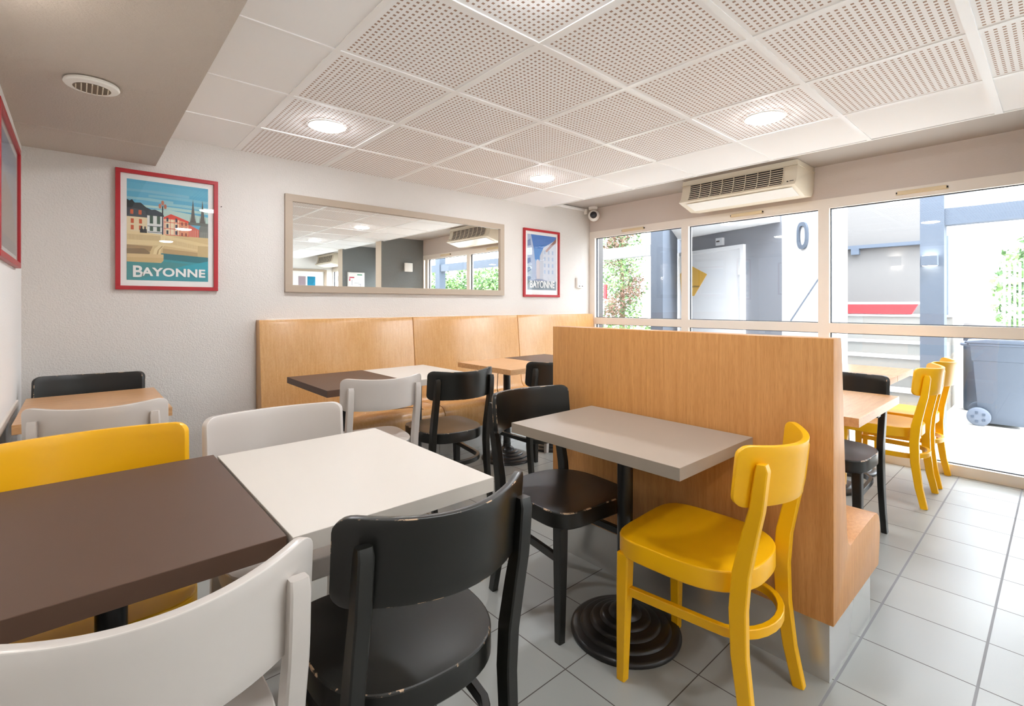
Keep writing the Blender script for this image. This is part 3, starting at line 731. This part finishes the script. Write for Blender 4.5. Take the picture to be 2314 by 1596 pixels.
# stair
st = empty('stair_flight', (7.5, 1.5, GZ)); tag(st, 'pale concrete outdoor stair seen through the right window', 'stair')
for k in range(7):
    x, z = 6.66+.28*k, .06+.167*k
    s1 = MB().box(x, .95, GZ if k == 0 else z-.19, 8.7, 2.28, z-.022).build('step', STEP, st)
    MB().box(x-.015, .95, z-.022, x+.3, 2.28, z).build('lit_tread', OWHITE, s1)  # white tread tops: the daylight on the treads is put into the colour
rd = MB().prism([(2.27, 1.074), (1.365, 1.074), (1.30, 1.206), (2.27, 1.206)], 8.33, 8.38, 'x'); tag(rd.build('red_fascia', ORED), 'red band along the landing of the outdoor stair', 'fascia')
struct(MB().box(8.36, 1.2, 1.206, 8.42, 2.4, 1.24).box(8.36, 1.2, 1.03, 8.42, 2.4, 1.074).build('trim_5', OWHITE))
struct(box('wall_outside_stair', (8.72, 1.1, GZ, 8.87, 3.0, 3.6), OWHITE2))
struct(box('wall_outside_right', (8.95, .81, GZ, 9.2, 1.14, 3.6), OWHITE))
tag(MB().lathe([(.018, GZ), (.018, 2.15)], (8.9, 1.076, 0), 12).build('downpipe', HOUSED, smooth=60), 'thin blue grey downpipe on the white wall right of the outdoor column', 'pipe')
struct(box('panel_outside', (8.93, .88, 2.40, 8.95, 1.08, 2.80), HOUSE))
tag(box('wall_rail', (8.64, 1.1, 2.035, 8.72, 2.42, 2.085), HOUSED), 'blue grey horizontal bar across the pale stair wall', 'rail')
tag(box('bulkhead_lamp', (8.64, 2.04, 1.95, 8.72, 2.14, 2.035), HOUSED), 'small grey lamp under the bar on the stair wall', 'lamp')
hr = MB().sweep([((5.86, 2.02, 1.02), (.008, .008)), ((5.95, 1.82, 1.40), (.008, .008)), ((6.02, 1.60, 1.80), (.008, .008))], 'c'); tag(hr.build('handrail', HOUSED, smooth=60), 'thin slanting handrail before the white outdoor wall', 'handrail')
# column, beam, lamp
struct(MB().box(6.45, .80, GZ, 6.62, .99, 3.3).build('pillar_outside_2', HOUSED))
struct(MB().box(6.47, -9, 2.0, 6.60, .80, 2.165).build('beam_outside', HOUSED))
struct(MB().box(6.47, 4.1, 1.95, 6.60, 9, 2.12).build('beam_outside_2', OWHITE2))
for n, y in ((3, -2.6), (4, -6.0)): struct(MB().box(6.45, y, GZ, 6.62, y+.19, 3.3).build('pillar_outside_%d' % n, HOUSED))
t = empty('outdoor_wall_lamp', (6.45, .90, 1.6)); tag(t, 'up and down wall lamp glowing on the outdoor column', 'wall lamp')
MB().box(6.36, .84, 1.595, 6.45, .97, 1.695).build('housing', HOUSED, t, bevel=.004)
GLOW = mat('lamp glow', (1, 1, 1), .5, emit=(1, .93, .82), estr=6)
MB().box(6.37, .85, 1.593, 6.445, .96, 1.5955).build('lens', GLOW, t); MB().box(6.37, .85, 1.6945, 6.445, .96, 1.697).build('lens', GLOW, t)

# wheelie bins
def bin_(x, y, deg, label):
    t = empty('wheelie_bin', (x, y, GZ), math.radians(deg)); tag(t, label, 'wheelie bin')
    def ring_(z, w_, d_, y_=0): return [(-w_, -d_+y_, z), (w_, -d_+y_, z), (w_, d_+y_, z), (-w_, d_+y_, z)]
    L_ = [ring_(.03, .17, .17, .03), ring_(.12, .185, .19, .02), ring_(.70, .225, .25), ring_(.70, .235, .262), ring_(.86, .24, .27), ring_(.86, .25, .285), ring_(.885, .25, .285)]
    mb = MB(); vs = [p for r_ in L_ for p in r_]; fs = [(3, 2, 1, 0), tuple(4*(len(L_)-1)+k for k in range(4))]
    for i in range(len(L_)-1):
        for k in range(4): fs.append((4*i+k, 4*i+(k+1) % 4, 4*i+4+(k+1) % 4, 4*i+4+k))
    mb.add(vs, fs).build('body', BINP, t, local=True, bevel=.012, smooth=35)
    l = MB(); cur = [(-.30, .885), (-.30, .905), (-.1, .935), (.15, .93), (.30, .905), (.30, .885)]
    l.prism([(a_, b_) for a_, b_ in cur], -.255, .255, 'x').build('lid', BINP, t, local=True, bevel=.006, smooth=35)
    h = MB().sweep([((-.2, .27, .86), (.016, .016)), ((-.2, .34, .87), (.016, .016)), ((.2, .34, .87), (.016, .016)), ((.2, .27, .86), (.016, .016))], 'c').build('handle', BINP, t, local=True, smooth=60)
    for sx in (-1, 1):
        wz = MB().lathe([(.02, -.024), (.085, -.024), (.098, -.015), (.098, .015), (.085, .024), (.02, .024)], (sx*.215, .205, .098), 28, axis='x').build('wheel', mat('bin wheel', srgb(95, 104, 118), .6), t, local=True, smooth=40)
        sp_ = MB()
        for k in range(5):
            a_ = 2*PI*k/5; sp_.box(sx*.241-.003, .205+.05*math.cos(a_)-.012, .098+.05*math.sin(a_)-.012, sx*.241+.003, .205+.05*math.cos(a_)+.012, .098+.05*math.sin(a_)+.012)
        sp_.build('hub', mat('bin hub', srgb(60, 72, 88), .6), wz, local=True)
    return t
bin_(7.42, .42, 4, 'grey wheelie bin with lid outside the right window')
b2 = empty('litter_bin', (8.24, .66, GZ)); tag(b2, 'round topped pale bin standing behind the wheelie bin', 'bin')
MB().lathe([(.17, 0), (.18, .02), (.18, 1.0)], (8.24, .66, GZ), 32).build('body', BINP, b2, smooth=40)
MB().lathe([(.185, 1.0), (.185, 1.03), (.17, 1.07), (.12, 1.10), (.05, 1.115)], (8.24, .66, GZ), 32).build('lid', OWHITE2, b2, smooth=40)

# plants
def leaf_cloud(mb, blobs, n, size, mi_pick):
    for _ in range(n):
        c_, r_ = rnd.choice(blobs)
        while True:
            v = Vector((rnd.uniform(-1, 1), rnd.uniform(-1, 1), rnd.uniform(-1, 1)))
            if .2 < v.length < 1: break
        p = Vector(c_)+Vector((v.x*r_[0], v.y*r_[1], v.z*r_[2]))
        a_ = Vector((rnd.gauss(0, 1), rnd.gauss(0, 1), rnd.gauss(0, .7))).normalized(); b_ = a_.cross(Vector((rnd.gauss(0, 1), rnd.gauss(0, 1), rnd.gauss(0, 1)))).normalized()
        s_ = size*rnd.uniform(.6, 1.3); k = mi_pick(v)
        w_ = .16 if k == 2 else .5
        mb.add([p-a_*s_, p-b_*s_*w_, p+a_*s_, p+b_*s_*w_], [(0, 1, 2, 3)], k)
TX, TY = 8.25, 6.03
t = empty('conifer_tree', (TX, TY, GZ)); tag(t, 'patchy green and brown conifer outside the left window', 'tree')
MB().sweep([((TX, TY, GZ), (.07, .07)), ((TX+.03, TY, 1.2), (.055, .055)), ((TX, TY+.02, 2.6), (.035, .035)), ((TX, TY, 3.8), (.012, .012))], 'c').build('trunk', BARK, t, smooth=60)
fo = MB(); blobs = []
for k in range(46):
    z = .95+2.9*k/46; r_ = .46*(1-.35*abs(z-1.6)/2.2); a_ = k*2.4
    blobs.append(((TX+r_*.62*math.cos(a_), TY+r_*.62*math.sin(a_), z), (r_*.55, r_*.55, .2)))
br = [b_ for i, b_ in enumerate(blobs) if i % 3 == 1]; gn = [b_ for i, b_ in enumerate(blobs) if i % 3 != 1]
leaf_cloud(fo, gn, 6500, .034, lambda v: (0 if rnd.random() < .6 else 1) if rnd.random() < .8 else 2); leaf_cloud(fo, br, 6500, .05, lambda v: 2 if rnd.random() < .88 else 1)
fo.build('foliage', [LEAFG, LEAFD, TWIG], t)
sh = MB(); leaf_cloud(sh, [((7.75+.3*k, 5.75-.4*k, .55), (.34, .34, .38)) for k in range(-1, 3)], 1800, .05, lambda v: 0 if rnd.random() < .7 else 1)
tag(sh.build('low_shrub', [LEAFG, LEAFD]), 'bright green low shrub at the foot of the conifer', 'shrub')
hd = MB(); leaf_cloud(hd, [((13.2+.2*math.sin(k), .25-.75*k, 1.35+.45*(k % 2)), (.6, .7, 1.25)) for k in range(18)], 26000, .08, lambda v: 0 if rnd.random() < .6 else 1)
hd.box(13.1, -13, GZ, 13.3, .6, .6, 1)
tag(hd.build('hedge', [LEAFG, LEAFD]), 'long green hedge behind the white fence, far right', 'hedge')
t = empty('picket_fence', (12.3, -2, GZ)); tag(t, 'white railing fence in front of the hedge at far right', 'fence')
pk = MB()
for k in range(120): pk.box(12.3, .69-.065*k, GZ, 12.33, .722-.065*k, 1.95)
pk.build('pickets', OWHITE, t); MB().box(12.27, -7.1, .30, 12.30, .75, .36).box(12.27, -7.1, 1.1, 12.30, .75, 1.16).box(12.27, -7.1, 1.6, 12.30, .75, 1.66).build('rails', OWHITE, t)
tag(box('hydrant_sign', (5.275, 4.11, 1.277, 5.30, 4.16, 1.473), ORED, bevel=.004), 'small red sign at the edge of the left window', 'sign')

# ------------------------------------------------------------------ light
wd = bpy.data.worlds.new('sky'); S.world = wd; wd.use_nodes = True
bg = wd.node_tree.nodes['Background']; bg.inputs['Color'].default_value = (.87, .945, 1.03, 1); bg.inputs['Strength'].default_value = 3.3
sun = bpy.data.lights.new('sun', 'SUN'); sun.energy = 2.2; sun.angle = math.radians(12); sun.color = (1, 1, 1)
so = bpy.data.objects.new('sun', sun); COL.objects.link(so); so.rotation_euler = Vector((.35, .75, -1.0)).to_track_quat('-Z', 'Y').to_euler()

# ------------------------------------------------------------------ camera
cd = bpy.data.cameras.new('camera'); cam = bpy.data.objects.new('camera', cd); COL.objects.link(cam)
cam.location = (0, 0, 1.2); cam.rotation_euler = (PI/2, 0, -.7333)
cd.sensor_width = 36; cd.lens = 36*1108/2314; cd.shift_x = -16.2/2314; cd.shift_y = -109.1/2314; cd.clip_start = .02; cd.clip_end = 200
S.camera = cam
S.view_settings.view_transform = 'Standard'; S.view_settings.look = 'None'; S.view_settings.exposure = 1.84;
S.cycles.diffuse_bounces = 8; S.cycles.max_bounces = 14; S.view_settings.gamma = 1; S.view_settings.use_curve_mapping = False
